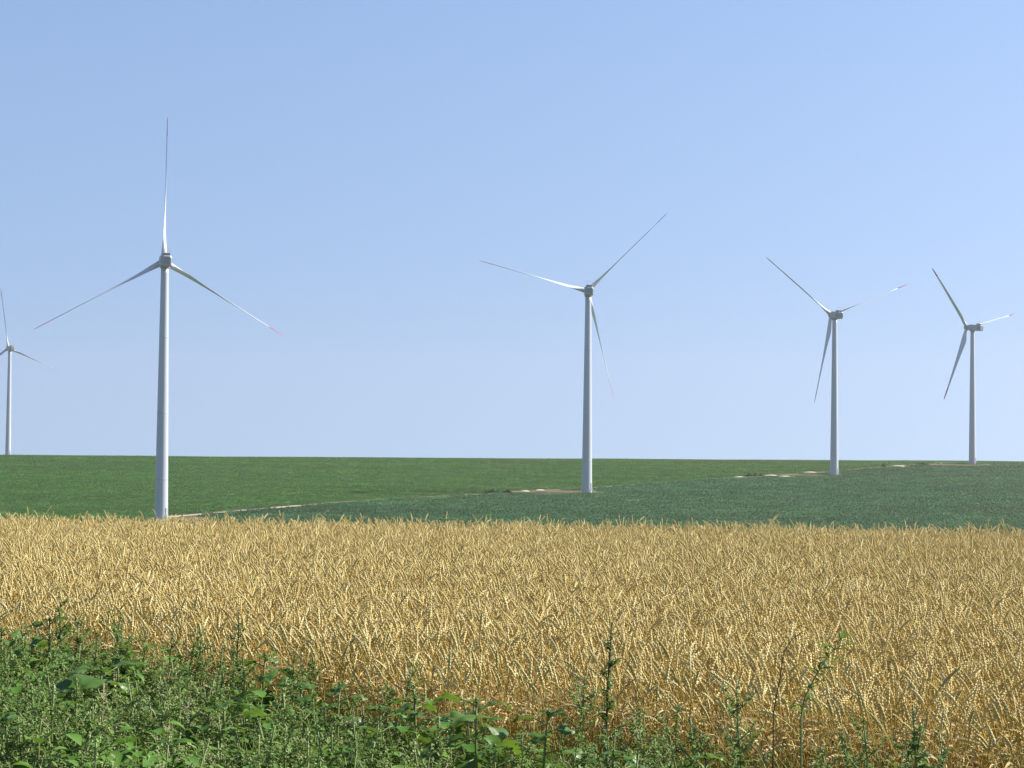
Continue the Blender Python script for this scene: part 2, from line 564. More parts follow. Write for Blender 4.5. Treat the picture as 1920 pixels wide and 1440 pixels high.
M_track = soil_mat('pale_track_dirt', [(.3, (.32, .27, .19)), (.7, (.46, .40, .30))], .5)
M_grass_track = soil_mat('dry_verge', [(.3, (.09, .125, .04)), (.7, (.17, .18, .075))], .4)
M_brown = soil_mat('bare_brown_earth', [(.3, (.11, .08, .04)), (.7, (.18, .135, .07))], .35)
M_gravel = soil_mat('pale_gravel', [(.3, (.32, .28, .20)), (.7, (.50, .45, .35))], 1.2)
tp = [(-107.5, 634, 0)] + [tuple(BW[i]) for i in range(4)]
tag(ribbon('farm_track', tp, 3.6, M_track), 'pale dirt track running from the nearest turbine along the field edge', 'track', kind='structure')
tag(ribbon('field_verge', [tuple(b) for b in BW[3:]], 2.6, M_grass_track), 'thin dry grass verge between the two green fields', 'verge', kind='structure')


def blob(name, c, rx, ry, h, mat, rough=.25, n=28, rings=5, rot=0.):
    """an irregular low patch or heap lying on the slope"""
    mb = MB(); vs = []
    ph = [random.uniform(0, 6.28) for _ in range(4)]
    for j in range(rings + 1):
        f = j / rings
        for k in range(n):
            a = 2 * math.pi * k / n
            rr = f * (1 + rough * (.5 * math.sin(2 * a + ph[0]) + .35 * math.sin(3 * a + ph[1]) + .3 * math.sin(5 * a + ph[2])))
            lx, ly = rx * rr * math.cos(a), ry * rr * math.sin(a)
            x = c[0] + lx * math.cos(rot) - ly * math.sin(rot); y = c[1] + lx * math.sin(rot) + ly * math.cos(rot)
            z = float(zt(x, y)) + h * (1 - f * f) * (1 + .2 * random.uniform(-1, 1)) + (.10 if j < rings else -.06)
            vs.append((x, y, z))
    fs = [(j * n + k, j * n + (k + 1) % n, (j + 1) * n + (k + 1) % n, (j + 1) * n + k) for j in range(rings) for k in range(n)]
    mb.add(vs, fs, 0, True)
    return mb.build(name, mat)


PADS = []


def pad(px0, px1, py, depth, lab):
    a, b = hit(px0, py), hit(px1, py); c = (a + b) / 2
    o = blob('bare_earth', c, abs(b[0] - a[0]) / 2, depth / 2, .05, M_brown, .15, 40, 6, math.atan2(b[1] - a[1], b[0] - a[0]) * .0)
    tag(o, lab, 'bare earth', kind='structure')
    PADS.append((c[0], c[1] - 4, abs(b[0] - a[0]) / 2, depth / 2 + 4))


pad(985, 1118, 921.8, 14, 'bare brown earth round the foot of the middle turbine')
pad(1452, 1560, 891.5, 17, 'bare brown earth left of the second turbine from the right')
pad(1700, 1850, 871.5, 26, 'bare earth and dry grass round the foot of the rightmost turbine')
pad(285, 390, 972, 14, 'bare brown earth at the foot of the nearest turbine')
HEAP = [(975, 993, 921.3, 1.0, 'pale gravel heap left of the middle turbine, leftmost of its three'), (1003, 1022, 919.5, 1.0, 'pale gravel heap at the back of the middle turbine pad'),
        (1000, 1034, 924.3, 1.1, 'long pale gravel heap at the front of the middle turbine pad'), (1376, 1396, 894.6, 1.0, 'pale gravel heap left of the dark shrubs by the second turbine from the right'),
        (1431, 1458, 891.8, 1.1, 'long pale gravel heap right of the dark shrubs by the second turbine from the right'), (1461, 1482, 893.6, .9, 'small pale gravel heap on the brown earth left of the second turbine from the right'),
        (1508, 1530, 885.8, 1.0, 'pale gravel heap just left behind the second turbine from the right'), (1674, 1695, 874.2, 1.3, 'pale gravel heap left of the dark shrub near the rightmost turbine'),
        (1742, 1800, 869.2, .9, 'long pale gravel bank on the skyline left of the rightmost turbine'), (1834, 1858, 871.0, .8, 'low pale gravel bank right of the rightmost turbine')]
for (a, b, py, h, lab) in HEAP:
    A, B = hit(a, py), hit(b, py); c = (A + B) / 2
    tag(blob('gravel_heap', c, (B[0] - A[0]) / 2, 2.3, h * .36, M_gravel, .2, 26, 5), lab, 'gravel heap', 'gravel heaps by the turbines')
    PADS.append((c[0], c[1] - 6, (B[0] - A[0]) / 2 + 1.5, 11))

M_bush = plant_mat('dark_shrub_leaf', [(.2, (.012, .03, .012)), (.8, (.035, .07, .025))], .6, .1)
M_bark = paint_mat('shrub_bark', (.08, .06, .045), .9, .3, 2)


def shrub(px0, px1, py, h, lab):
    A, B = hit(px0, py), hit(px1, py); c = (A + B) / 2; w = (B[0] - A[0]) / 2; h *= .72
    root = bpy.data.objects.new('shrub', None); col.objects.link(root); root.location = c
    tag(root, lab, 'shrub', 'dark shrubs by the turbine pads')
    mb = MB()
    for k in range(int(260 + 60 * w)):
        a, r = random.uniform(0, 6.28), math.sqrt(random.random())
        x, y = w * r * math.cos(a), 1.3 * r * math.sin(a)
        z = h * random.random() ** .7 * (1 - .55 * r * r) * (.8 + .35 * math.sin(x * 2.1 + 1))
        d = Vector((random.uniform(-1, 1), random.uniform(-1, 1), random.uniform(-.4, 1)))
        mb.leaf((x, y, z), d, (0, 0, 1), .45, [.05, .16, .02], .5, .2)
    mb.build('crown', M_bush, root)
    tb = MB()
    for k in range(5):
        x = w * random.uniform(-.7, .7)
        tb.tube([(0, 0, -.3), (x * .3, 0, h * .12), (x, .1, h * .6)], [.09, .06, .02], 5)
    tb.build('trunk', M_bark, root)


for s_ in [(907, 936, 923.4, 1.9, 'dark low shrub at the far left of the middle turbine pad'), (942, 960, 924.4, 1.5, 'small dark shrub between the low shrub and the gravel of the middle turbine pad'),
           (1397, 1411, 893.6, 2.2, 'wide dark shrub on the gravel left of the second turbine from the right'), (1413, 1419, 893.2, 2.3, 'narrowest dark shrub, between two others left of the second turbine from the right'),
           (1422, 1430, 893.3, 1.8, 'small dark shrub nearest the long gravel heap left of the second turbine from the right'), (1720, 1738, 872.6, 2.2, 'dark shrub left of the rightmost turbine beside a pale bank'),
           (1653, 1661, 875.3, 1.8, 'tiny dark shrub alone in the green between the two right turbines')]:
    shrub(*s_)

# ------------------------------------------------------------------ far crops
def band(m, amt):
    nt = m.node_tree; bs = nt.nodes['Principled BSDF']
    src = bs.inputs['Base Color'].links[0].from_socket
    a = noise(nt, .022, 3, True, .5, (.35, 1.3, 0)); b = noise(nt, .11, 2, True, .5, (.6, 1.6, 0))
    ad = nt.nodes.new('ShaderNodeMath'); ad.operation = 'MULTIPLY_ADD'; nt.links.new(b, ad.inputs[0]); ad.inputs[1].default_value = .5
    nt.links.new(a, ad.inputs[2])
    lo, hi = 1 - amt, 1 + amt * .7
    g = ramp(nt, ad.outputs[0], [(.55, (lo, lo, lo * 1.04)), (.95, (hi * 1.04, hi, hi * .85))])
    nt.links.new(mixc(nt, src, g, 1.0, 'MULTIPLY'), bs.inputs['Base Color'])
    return m


M_cropA = plant_mat('far_crop_leaf', [(.15, (.028, .125, .030)), (.6, (.060, .21, .052)), (.95, (.14, .31, .09))], .55, .2, (.10, .20, .03), .5)
M_cropB = plant_mat('blue_crop_leaf', [(.15, (.024, .108, .044)), (.6, (.054, .185, .082)), (.95, (.13, .29, .155))], .5, .15, (.06, .14, .04), .5)


band(M_cropA, .22); band(M_cropB, .30)


def crop_patch(mat, spacing, h, leafL, leafW, nleaf):
    mb = MB()
    n = int(6 / spacing)
    for i in range(n):
        for j in range(n):
            if random.random() < .06: continue
            bx = -3 + (i + random.uniform(.1, .9)) * spacing; by = -3 + (j + random.uniform(.1, .9)) * spacing
            hh = h * random.uniform(.6, 1.25)
            for k in range(nleaf):
                a = random.uniform(0, 6.28); e = random.uniform(-.1, 1.0)
                d = (math.cos(a) * math.cos(e), math.sin(a) * math.cos(e), math.sin(e))
                q = leafL * random.uniform(.7, 1.3)
                mb.leaf((bx, by, hh * random.uniform(.25, .9)), d, (0, 0, 1), q, [leafW * .4, leafW, leafW * .12], .7, .25)
    return mb.mesh('crop_patch', [mat])


protA = [crop_patch(M_cropA, .62, .50, .30, .10, 6) for _ in range(4)]
protB = [crop_patch(M_cropB, .70, .55, .36, .11, 6) for _ in range(4)]


def field_points(upper):
    st = 5.4
    gx, gy = np.meshgrid(np.arange(-560, 560, st), np.arange(470, 1640, st))
    x = gx.ravel() + rng.uniform(-.8, .8, gx.size); y = gy.ravel() + rng.uniform(-.8, .8, gx.size)
    keep = np.abs(x) < .27 * y + 45
    b = yb(x)
    if upper: keep &= y > b + 4.5
    else: keep &= y < b - np.where(x < BW[4, 0], 7.5, 5.5)
    for (cx, cy, rx, ry) in PADS:
        keep &= ((x - cx) / (rx + 2.4)) ** 2 + ((y - cy) / (ry + 2.4)) ** 2 > 1
    for (tx, ty, *_r) in TURB: keep &= np.hypot(x - tx, y - ty) > 5.5
    x, y = x[keep], y[keep]
    n = len(x)
    z = zt(x, y)
    sl = np.arctan((zt(x, y + 3) - zt(x, y - 3)) / 6)
    rot = np.stack([sl, np.zeros(n), rng.integers(0, 4, n) * (math.pi / 2)], 1)
    rot[:, 0] = 0  # patches are small beside the slope: kept level, set by height alone
    return np.stack([x, y, z], 1), rot, rng.uniform(.92, 1.12, n) + .07 * np.sin(x * .09 + 1.7 * np.sin(y * .021)) * np.sin(x * .037 + 2), rng.integers(0, 4, n)


tag(scatter('far_crop', protA, *field_points(True)), 'deep green crop covering the upper slope up to the skyline', 'crop', kind='stuff')
tag(scatter('blue_green_crop', protB, *field_points(False)), 'blue-green crop on the lower slope below the track', 'crop', kind='stuff')

# ------------------------------------------------------------------ wheat
EX = np.array([-9, -5.2, -3.3, -1.73, -.85, 0, .73, 1.34, 1.84, 3.2, 6])
EY = np.array([19, 15.4, 13.4, 12.0, 10.9, 10.25, 9.7, 9.15, 8.6, 7.2, 4.4])


def wheat_edge(x):
    x = np.asarray(x, float)
    return np.interp(x, EX, EY) + .11 * np.sin(x * 4.1) + .06 * np.sin(x * 9.7 + 1)


M_ear = plant_mat('wheat_ear', [(.1, (.50, .385, .13)), (.5, (.70, .57, .235)), (.9, (.83, .72, .37))], .55, .20, (.66, .52, .17), 25, spec=.25)
M_straw = plant_mat('wheat_straw', [(.1, (.42, .28, .05)), (.5, (.58, .425, .10)), (.9, (.68, .55, .19))], .5, .25, (.55, .38, .08), 4, spec=.3)
M_strawg = plant_mat('green_straw', [(.1, (.16, .17, .035)), (.5, (.25, .24, .06)), (.9, (.38, .33, .10))], .5, .15, None, 4, spec=.3)
M_dry = plant_mat('dry_wheat_leaf', [(.1, (.40, .28, .09)), (.5, (.56, .43, .18)), (.9, (.70, .58, .32))], .6, .3, None, 6, spec=.2)
M_rust = plant_mat('rusty_dry_leaf', [(.1, (.30, .13, .035)), (.5, (.48, .24, .075)), (.9, (.64, .42, .22))], .6, .3, None, 6, spec=.2)


def wheat_stalk(h, nod, earL, green=False, leaves=2, ear=True, rust=False):
    mb = MB()
    az = random.uniform(-.25, .25)
    cx, sx = math.cos(az), math.sin(az)
    def dirv(a): return Vector((math.sin(a) * cx, math.sin(a) * sx, math.cos(a)))
    p = Vector((0, 0, 0)); pts = [p.copy()]; a = random.uniform(-.05, .05)
    n = 5
    for i in range(n):
        p = p + dirv(a) * (h * .72 / n); a += random.uniform(-.02, .04); pts.append(p.copy())
    m = 5
    for i in range(m):
        a += nod * .62 / m; p = p + dirv(a) * (h * .28 / m); pts.append(p.copy())
    rad = [.0023] * 6 + [.0018] * (len(pts) - 6)
    mb.tube(pts, rad, 4, 1 if not green else 2, False)
    if ear:
        k = 11; q = p.copy()
        core = [q.copy()]
        sd = dirv(a).cross(Vector((random.uniform(-1, 1), 1, 0))).normalized()
        for i in range(k):
            d = dirv(a)
            for s_ in ((1,) if i % 2 else (-1,)):
                f = 1 - .25 * abs(i - 4) / 5
                sdir = (d + sd * s_ * .30).normalized()
                mb.grain(q + sd * s_ * .0022, (d + sd * s_ * .16).normalized(), .023 * f, .0043 * f, 0)
                mb.grain(q + sd * s_ * .0012, (d + sd * s_ * .2 + sd.cross(d) * .22).normalized(), .020 * f, .0039 * f, 0)
                mb.grain(q + sd * s_ * .0012, (d + sd * s_ * .2 - sd.cross(d) * .22).normalized(), .020 * f, .0039 * f, 0)
            a += nod * .38 / k
            q = q + d * (earL / k); core.append(q.copy())
        mb.grain(q, dirv(a), .016, .0035, 0)
        mb.tube(core, [.0030] + [.0042] * (len(core) - 3) + [.004, .002], 5, 0, False)
        for _ in range(4):
            mb.leaf(q, dirv(a) + Vector((random.uniform(-.3, .3), random.uniform(-.3, .3), 0)), (0, 1, 0), .02, [.0005, .0001], 0, 0, 0, 0)
    for i in range(leaves):
        j = random.choice([3, 4, 5, 6]) if i else 6
        b = pts[j]; ang = random.uniform(0, 6.28); e = random.uniform(.2, 1.1)
        d = Vector((math.cos(ang) * math.cos(e), math.sin(ang) * math.cos(e), math.sin(e)))
        L = random.uniform(.10, .20); w = random.uniform(.0035, .006)
        mb.leaf(b, d, (0, 0, 1), L, [w * .7, w, w * .8, w * .5, w * .1], random.uniform(1.2, 3.2), .4, random.uniform(-3, 3), 3 if not rust else 4)
    if rust:
        for i in range(2):
            ang = random.uniform(0, 6.28)
            mb.leaf((0, 0, random.uniform(.1, .45)), (math.cos(ang), math.sin(ang), .4), (0, 0, 1), .16, [.006, .010, .008, .004, .001], 2.6, .5, random.uniform(-3, 3), 4)
    return mb.mesh('wheat_stalk', [M_ear, M_straw, M_strawg, M_dry, M_rust])


wk = []
NODS = [.2, .3, .35, .45, .5, .55, .6, .7, .75, .85, 1.0, 1.3, 1.8, 2.3]
for i in range(14):
    wk.append(wheat_stalk(random.uniform(.68, .80), NODS[i], random.uniform(.068, .096), False, random.choice([1, 2, 2]), True, False))
for i in range(3): wk.append(wheat_stalk(random.uniform(.62, .76), random.choice([.3, .6, 1.0]), .085, True, 2, True, False))
for i in range(3): wk.append(wheat_stalk(random.uniform(.5, .7), random.choice([.5, 1.5]), .08, False, 3, True, True))
NG, NR = 14, 17
dens = 350
X0, X1, Y0, Y1 = -10., 10., 4., 31.6
n = int((X1 - X0) * (Y1 - Y0) * dens)
x = rng.uniform(X0, X1, n); y = rng.uniform(Y0, Y1, n)
e = wheat_edge(x)
front = y - e
fary = 30.6 + .35 * np.sin(x * .7) - .12 * x
keep = (np.abs(x) < .262 * y + 1.6) & (front > rng.normal(0, .06, n)) & (y < fary)
keep &= ~((front > 3) & (y > 15) & (rng.random(n) < .25))
x, y, front = x[keep], y[keep], front[keep]
n = len(x)
idx = rng.integers(0, 14, n)
pg = np.where(front < .8, .22, .05)
u = rng.random(n)
idx = np.where(u < pg, rng.integers(NG, NG + 3, n), idx)
pr = np.where(front < .5, .07, .015)
idx = np.where((u > 1 - pr), rng.integers(NR, NR + 3, n), idx)
clump = np.sin(x * 3.1 + 1.1 * np.sin(y * 2.3)) * np.sin(y * 2.7 + 1.3 * np.sin(x * 1.9))
lean_dir = rng.normal(0, .7, n) + np.where(rng.random(n) < .62, math.pi, 0)       # most heads nod to the right
tilt = np.abs(rng.normal(.05, .10, n)) + np.where(front < .5, np.abs(rng.normal(0, .09, n)), 0)
ta = rng.uniform(0, 2 * math.pi, n)
rots = np.stack([tilt * np.cos(ta), tilt * np.sin(ta), lean_dir], 1)
scl = rng.normal(1.01, .058, n) + .04 * clump + np.where(rng.random(n) < .012, .13, 0)
scl = np.clip(scl, .75, 1.3)
print('wheat stalks', n)
wheat = scatter('wheat', wk, np.stack([x, y, zt(x, y)], 1), rots, scl, idx)
tag(wheat, 'ripe golden wheat filling the middle of the picture', 'wheat', kind='stuff')

# ------------------------------------------------------------------ weeds at the field edge
M_goose = plant_mat('goosefoot_leaf', [(.1, (.065, .14, .022)), (.5, (.15, .25, .055)), (.9, (.27, .36, .125))], .55, .34, (.17, .24, .05), 12)
M_seed = plant_mat('green_seed_cluster', [(.1, (.12, .19, .045)), (.5, (.215, .285, .085)), (.9, (.35, .39, .165))], .7, .1, None, 20)
M_stem = plant_mat('green_weed_stem', [(.1, (.12, .16, .045)), (.9, (.26, .29, .10))], .6, 0, None, 8)
M_dstem = plant_mat('dark_weed_stem', [(.1, (.035, .035, .02)), (.9, (.08, .075, .04))], .6, 0, None, 8)
M_sun = plant_mat('sunflower_leaf', [(.1, (.045, .11, .016)), (.5, (.075, .155, .024)), (.9, (.12, .20, .045))], .45, .32, (.17, .28, .03), 14, spec=.5)
M_grass = plant_mat('grass_blade', [(.1, (.08, .145, .02)), (.5, (.155, .24, .036)), (.9, (.26, .32, .08))], .45, .35, (.14, .26, .03), 6)
M_low = plant_mat('low_weed_leaf', [(.1, (.046, .125, .014)), (.5, (.09, .20, .026)), (.9, (.16, .28, .045))], .5, .28, (.14, .23, .03), 10)
M_pale = plant_mat('pale_dry_weed', [(.1, (.22, .20, .10)), (.9, (.42, .38, .22))], .7, .2, None, 8)


def goosefoot(mbS, mbL, mbD, h, nb=12, wid=.3, dens=1.0, lean=0.0, sc=1.0):
    """goosefoot-like weed: stem into mbS, leaves into mbL, seed spikes into mbD"""
    pts = []; p = Vector((0, 0, -.03)); d = Vector((lean, random.uniform(-.08, .08), 1)).normalized()
    for i in range(9):
        pts.append(p.copy()); p = p + d * ((h + .03) / 8)
        d = (d + Vector((random.uniform(-.05, .05) - lean * .05, random.uniform(-.05, .05), 0))).normalized()
    mbS.tube(pts, [.006 * sc * (1 - .75 * i / 8) + .0012 for i in range(9)], 5, 0)
    def along(t):
        q = t * 8; i = min(7, int(q)); return pts[i].lerp(pts[i + 1], q - i)
    def spike(a, b, n, w):
        for _ in range(int(n * dens)):
            t = random.random(); c = Vector(a).lerp(Vector(b), t)
            r = w * (1 - .65 * t)
            c = c + Vector((random.gauss(0, r), random.gauss(0, r), random.gauss(0, r)))
            mbD.seed(c, random.uniform(.0028, .006))
    def leafs(a, dr, n, L):
        for _ in range(n):
            ang = random.uniform(0, 6.28); e = random.uniform(-.2, .9)
            dd = Vector((math.cos(ang) * math.cos(e), math.sin(ang) * math.cos(e), math.sin(e)))
            l = L * random.uniform(.6, 1.3)
            q = Vector(a) + Vector(dr) * random.random()
            mbL.leaf(q, dd, (0, 0, 1), l, [l * .05, l * .24, l * .17, l * .02], random.uniform(.2, 1.1), .3)
    for i in range(nb):
        t = .12 + .8 * (i + random.random() * .6) / nb
        base = along(t); a = i * 2.4 + random.uniform(-.4, .4)
        L = wid * (1.1 - .8 * t) * random.uniform(.7, 1.2)
        q = [base]; dd = Vector((math.cos(a), math.sin(a), .75)).normalized()
        for k in range(3):
            q.append(q[-1] + dd * L / 3); dd = (dd + Vector((0, 0, .22))).normalized()
        mbS.tube(q, [.0026 * sc, .002 * sc, .0015, .001], 4, 0)
        leafs(base, q[2] - base, int(6 * dens) + 2, .042 * (1.2 - .5 * t))
        leafs(q[2], q[3] - q[2], int(5 * dens) + 1, .026)
        if t > .3: spike(q[1], q[3], 16, .008)
    leafs(along(.1), along(.75) - along(.1), int(34 * dens), .046)
    spike(along(.66), pts[8], 60, .011)
    leafs(along(.62), pts[8] - along(.62), int(22 * dens), .02)


def grass_tuft(mb, n, h, spread, mat=0):
    for _ in range(n):
        a = random.uniform(0, 6.28); e = random.uniform(.75, 1.45); r = spread * math.sqrt(random.random())
        d = (math.cos(a) * math.cos(e), math.sin(a) * math.cos(e), math.sin(e))
        L = h * random.uniform(.55, 1.25); w = random.uniform(.0018, .0042)
        mb.leaf((r * math.cos(a * 3), r * math.sin(a * 3), -.01), d, (0, 0, 1), L, [w, w * 1.1, w, w * .7, w * .1], random.uniform(.3, 1.9), .3, random.uniform(-.8, .8), mat)


def low_leaves(mb, n, h, spread, L0, mat=0):
    for _ in range(n):
        a = random.uniform(0, 6.28); r = spread * math.sqrt(random.random()); z = h * random.uniform(.15, 1)
        b = random.uniform(0, 6.28); e = random.uniform(-.3, .7)
        d = (math.cos(b) * math.cos(e), math.sin(b) * math.cos(e), math.sin(e))
        l = L0 * random.uniform(.6, 1.4)
        p = (r * math.cos(a), r * math.sin(a), z)
        mb.leaf(p, d, (0, 0, 1), l, [l * .1, l * .33, l * .36, l * .2, l * .03], random.uniform(.2, 1.2), .25, 0, mat)
        if random.random() < .5: mb.tube([(p[0] * .5, p[1] * .5, 0), p], [.0025, .0015], 3, 1, False)


SUNPOS = [(92, 1140, 12.6), (8, 1160, 12.0), (188, 1232, 10.6), (232, 1212, 11.3), (15, 1330, 9.2), (428, 1296, 9.6), (488, 1208, 11.2), (585, 1268, 10.2), (628, 1262, 10.1), (720, 1305, 9.5),
          (785, 1284, 9.7), (893, 1288, 9.4), (1008, 1312, 9.2), (935, 1378, 8.6), (1158, 1388, 8.4), (1330, 1392, 8.1)]
mats_w = [M_goose, M_seed, M_stem, M_grass, M_low, M_pale]
wkinds = []


class _Sub(MB):
    """collector that writes every face with one fixed material slot"""
    def __init__(s, dst, slot): s.dst, s.slot = dst, slot
    def add(s, vs, fs, mat=0, smooth=False): s.dst.add(vs, fs, s.slot, smooth)


for i in range(4):
    m = MB(); goosefoot(_Sub(m, 2), _Sub(m, 0), _Sub(m, 1), random.uniform(.55, .82), 12, .26, .9); wkinds.append(m.mesh('weed', mats_w))
for i in range(3):
    m = MB(); grass_tuft(m, 60, .62, .09, 3); wkinds.append(m.mesh('weed', mats_w))
for i in range(3):
    m = MB(); low_leaves(m, 50, .55, .16, .06, 4); wkinds.append(m.mesh('weed', mats_w))
for i in range(2):
    m = MB(); low_leaves(m, 26, .66, .13, .085, 4); wkinds.append(m.mesh('weed', mats_w))
for i in range(2):
    m = MB(); grass_tuft(m, 16, .6, .06, 5); goosefoot(_Sub(m, 5), _Sub(m, 5), _Sub(m, 5), .62, 8, .22, .5); wkinds.append(m.mesh('weed', mats_w))
n = int(20 * 16 * 84)
x = rng.uniform(-8, 8, n); y = rng.uniform(5.2, 19, n)
fr = wheat_edge(x) - y
keep = (np.abs(x) < .262 * y + 1.2) & (fr > rng.normal(-.12, .12, n))
gap = np.sin(x * 5.3 + 2.1 * np.sin(y * 3.7)) * np.sin(y * 4.9 + 1.7 * np.sin(x * 4.1))
keep &= rng.random(n) < np.where(gap < -.35, .35, 1)            # thin spots between the clumps
x, y, fr = x[keep], y[keep], fr[keep]; n = len(x)
spec = .5 + .5 * np.sin(x * 3.3 + 1.9 * np.sin(y * 2.1 + .7)) * np.sin(y * 2.9 + 1.4 * np.sin(x * 2.3))   # each kind grows in patches
u = np.clip(.62 * rng.random(n) + .76 * (spec - .5) + .19, 0, .999)
gz_ = np.sin(x * 1.7 + 2) * np.sin(y * 1.3 + x)                 # patches of one kind
grassy = .20 + .16 * (x > -1.2) + .14 * (x > .3) + .22 * (gz_ > .2)
pale = .05
idx = np.where(u < grassy, rng.integers(4, 7, n), np.where(u < grassy + pale, rng.integers(12, 14, n), np.where(u < grassy + pale + .36, rng.integers(0, 4, n), np.where((x < .2) & (rng.random(n) < .35), rng.integers(10, 12, n), rng.integers(7, 10, n)))))
scl = rng.uniform(.7, 1.12, n) * np.interp(x, [-3, -1, 0, 1.5], [1.15, 1.05, .98, .99]) * np.where(fr < .25, .85, 1)
for (spx, _py, sd_) in SUNPOS:
    sx_, sy_ = at(spx, sd_)
    scl = np.where((np.abs(x - sx_) < .17) & (y < sy_ + .12) & (y > sy_ - .7), scl * .66, scl)
rots = np.stack([rng.normal(0, .12, n), rng.normal(0, .12, n), rng.uniform(0, 6.28, n)], 1)
print('weeds', n)
weeds = scatter('weeds', wkinds, np.stack([x, y, zt(x, y)], 1), rots, scl, idx)
tag(weeds, 'tangle of low green weeds and grass along the front of the wheat', 'weeds', kind='stuff')


def plant_root(name, px, dist, lab, cat, group):
    x, y = at(px, dist)
    o = bpy.data.objects.new(name, None); col.objects.link(o)
    o.location = (x, y, float(zt(x, y)))
    return tag(o, lab, cat, group)


def h_for(px, py, dist):
    return CAMZ - (py - eye_row(px)) / F * dist


# big-leaved sunflower seedlings
SL = [.10, .62, 1.0, .98, .80, .52, .25, .03]


def sun_leaf(L, W, pet, az, el, bend, roll_):
    mb = MB()
    d = Vector((math.cos(az) * math.cos(el), math.sin(az) * math.cos(el), math.sin(el)))
    q = [Vector((0, 0, 0))]; dd = d.copy()
    for k in range(4): q.append(q[-1] + dd * pet / 4); dd = (dd - Vector((0, 0, .09))).normalized()
    mb.tube(q, [.0042, .0036, .003, .0026, .0022], 5, 1)
    n = Vector((0, 0, 1)); sd = dd.cross(n).normalized(); n = sd.cross(dd)
    n = Matrix.Rotation(roll_, 3, dd) @ n
    p = q[-1]; K = len(SL) - 1; A = 4; vs = []; fs = []
    ph = random.uniform(0, 6)
    for i, w in enumerate(SL):
        sd = dd.cross(n).normalized()
        for j in range(-A, A + 1):
            t = j / A; ww = W / 2 * w
            z = ww * (.32 * abs(t) - .30 * t * t) + .007 * math.sin(i * 1.9 + ph + 2.3 * t) * abs(t) * 1.4
            back = -.10 * L * t * t if i < 3 else 0.02 * L * math.sin(j * 2.2 + i)
            vs.append(p + sd * ww * t + n * z + dd * back)
        if i < K:
            p = p + dd * L / K
            rot = Matrix.Rotation(-bend / K, 3, sd); dd = (rot @ dd).normalized(); n = (rot @ n).normalized()
    m = 2 * A + 1
    for i in range(K):
        for j in range(m - 1): fs.append((i * m + j, i * m + j + 1, (i + 1) * m + j + 1, (i + 1) * m + j))
    mb.add(vs, fs, 0, True)
    return mb


def sunflower(px, py, dist, lab, nl=9, size=1.0, lean=0.0):
    nl += 3
    h = h_for(px, py, dist)
    h += .03
    root = plant_root('sunflower_plant', px, dist, lab, 'sunflower plant', 'young sunflower plants among the weeds')
    st = MB(); pts = [Vector((lean * h * (t ** 1.5) + .012 * math.sin(t * 5), .01 * math.sin(t * 4), -.05 + (h * .88 + .05) * t)) for t in np.linspace(0, 1, 8).tolist()]
    st.tube(pts, [.010 - .0055 * t for t in np.linspace(0, 1, 8).tolist()], 7, 0)
    st.build('stem', M_stem, root)
    a = random.uniform(0, 6.28)
    for i in range(nl):
        t = .52 + .46 * (i / (nl - 1)) ** .75
        f = t * 7; k = min(6, int(f)); p = pts[k].lerp(pts[k + 1], f - k)
        big = size * (1.0 - .40 * max(0, (t - .72)) / .28)
        L = random.uniform(.13, .185) * big * (1.05 if px < 500 else .82); el = .15 + .9 * max(0, t - .55) + random.uniform(-.15, .2)
        mb = sun_leaf(L, L * random.uniform(.82, .98), random.uniform(.06, .12) * big, a, el, random.uniform(.6, 1.7) * (1.2 - .5 * t), random.uniform(-.45, .45))
        o = mb.build('leaf', [M_sun, M_stem], root); o.location = p
        a += 2.4 + random.uniform(-.35, .35)
    bud = MB(); bud.grain(pts[-1], (0, 0, 1), .035, .012)
    for k in range(6): bud.leaf(pts[-1], (math.cos(k), math.sin(k), .55), (0, 0, 1), random.uniform(.05, .08), [.005, .016, .013, .002], .9, .35)
    bud.build('bud', M_sun, root)


SUNS = [(92, 1140, 12.6, 'sunflower plant with dark leaves highest at the left edge, against the wheat', 8, .95, .02),
        (8, 1160, 12.0, 'sunflower plant cut by the left edge of the picture', 8, 1.0, .0),
        (188, 1232, 10.6, 'sunflower plant with the largest leaves of all, pale ones hanging at its right', 11, 1.4, .03),
        (232, 1212, 11.3, 'small sunflower plant in the shade behind the largest-leaved one', 7, .85, -.02),
        (15, 1330, 9.2, 'sunflower plant low down at the left edge among feathery weeds', 8, 1.0, .0),
        (428, 1296, 9.6, 'sunflower plant with a bare pale stem and a flat rosette of leaves on top', 7, 1.1, .0),
        (488, 1208, 11.2, 'sunflower plant with dark green leaves right in front of the wheat stalks', 8, .95, .05),
        (585, 1268, 10.2, 'sunflower plant with a pale drooping leaf at the left of a pair', 8, 1.0, -.05),
        (628, 1262, 10.1, 'sunflower plant with upright bright centre at the right of a pair', 8, .95, .05),
        (720, 1305, 9.5, 'sunflower plant half sunk in grass left of the dark-leaved clump', 7, .9, .0),
        (785, 1284, 9.7, 'sunflower plant in the dark-leaved clump below bent wheat ears', 8, 1.05, .0),
        (893, 1288, 9.4, 'sunflower plant with one large folded leaf raised against the wheat foot', 7, 1.35, .02),
        (1008, 1312, 9.2, 'sunflower plant with leaves drooping to the right, left of the tall dark spire', 7, 1.05, .08),
        (935, 1378, 8.6, 'low sunflower plant with a yellow-green leaf near the bottom edge', 6, .9, .0),
        (1158, 1388, 8.4, 'low sunflower plant with a square-looking leaf below the tall dark spire', 6, 1.0, .0),
        (1330, 1392, 8.1, 'rightmost low sunflower plant, half hidden beside the grey feathery weed', 6, .9, .0)]
for s_ in SUNS: sunflower(*s_)

GRP = 'tall goosefoot weeds at the field edge'


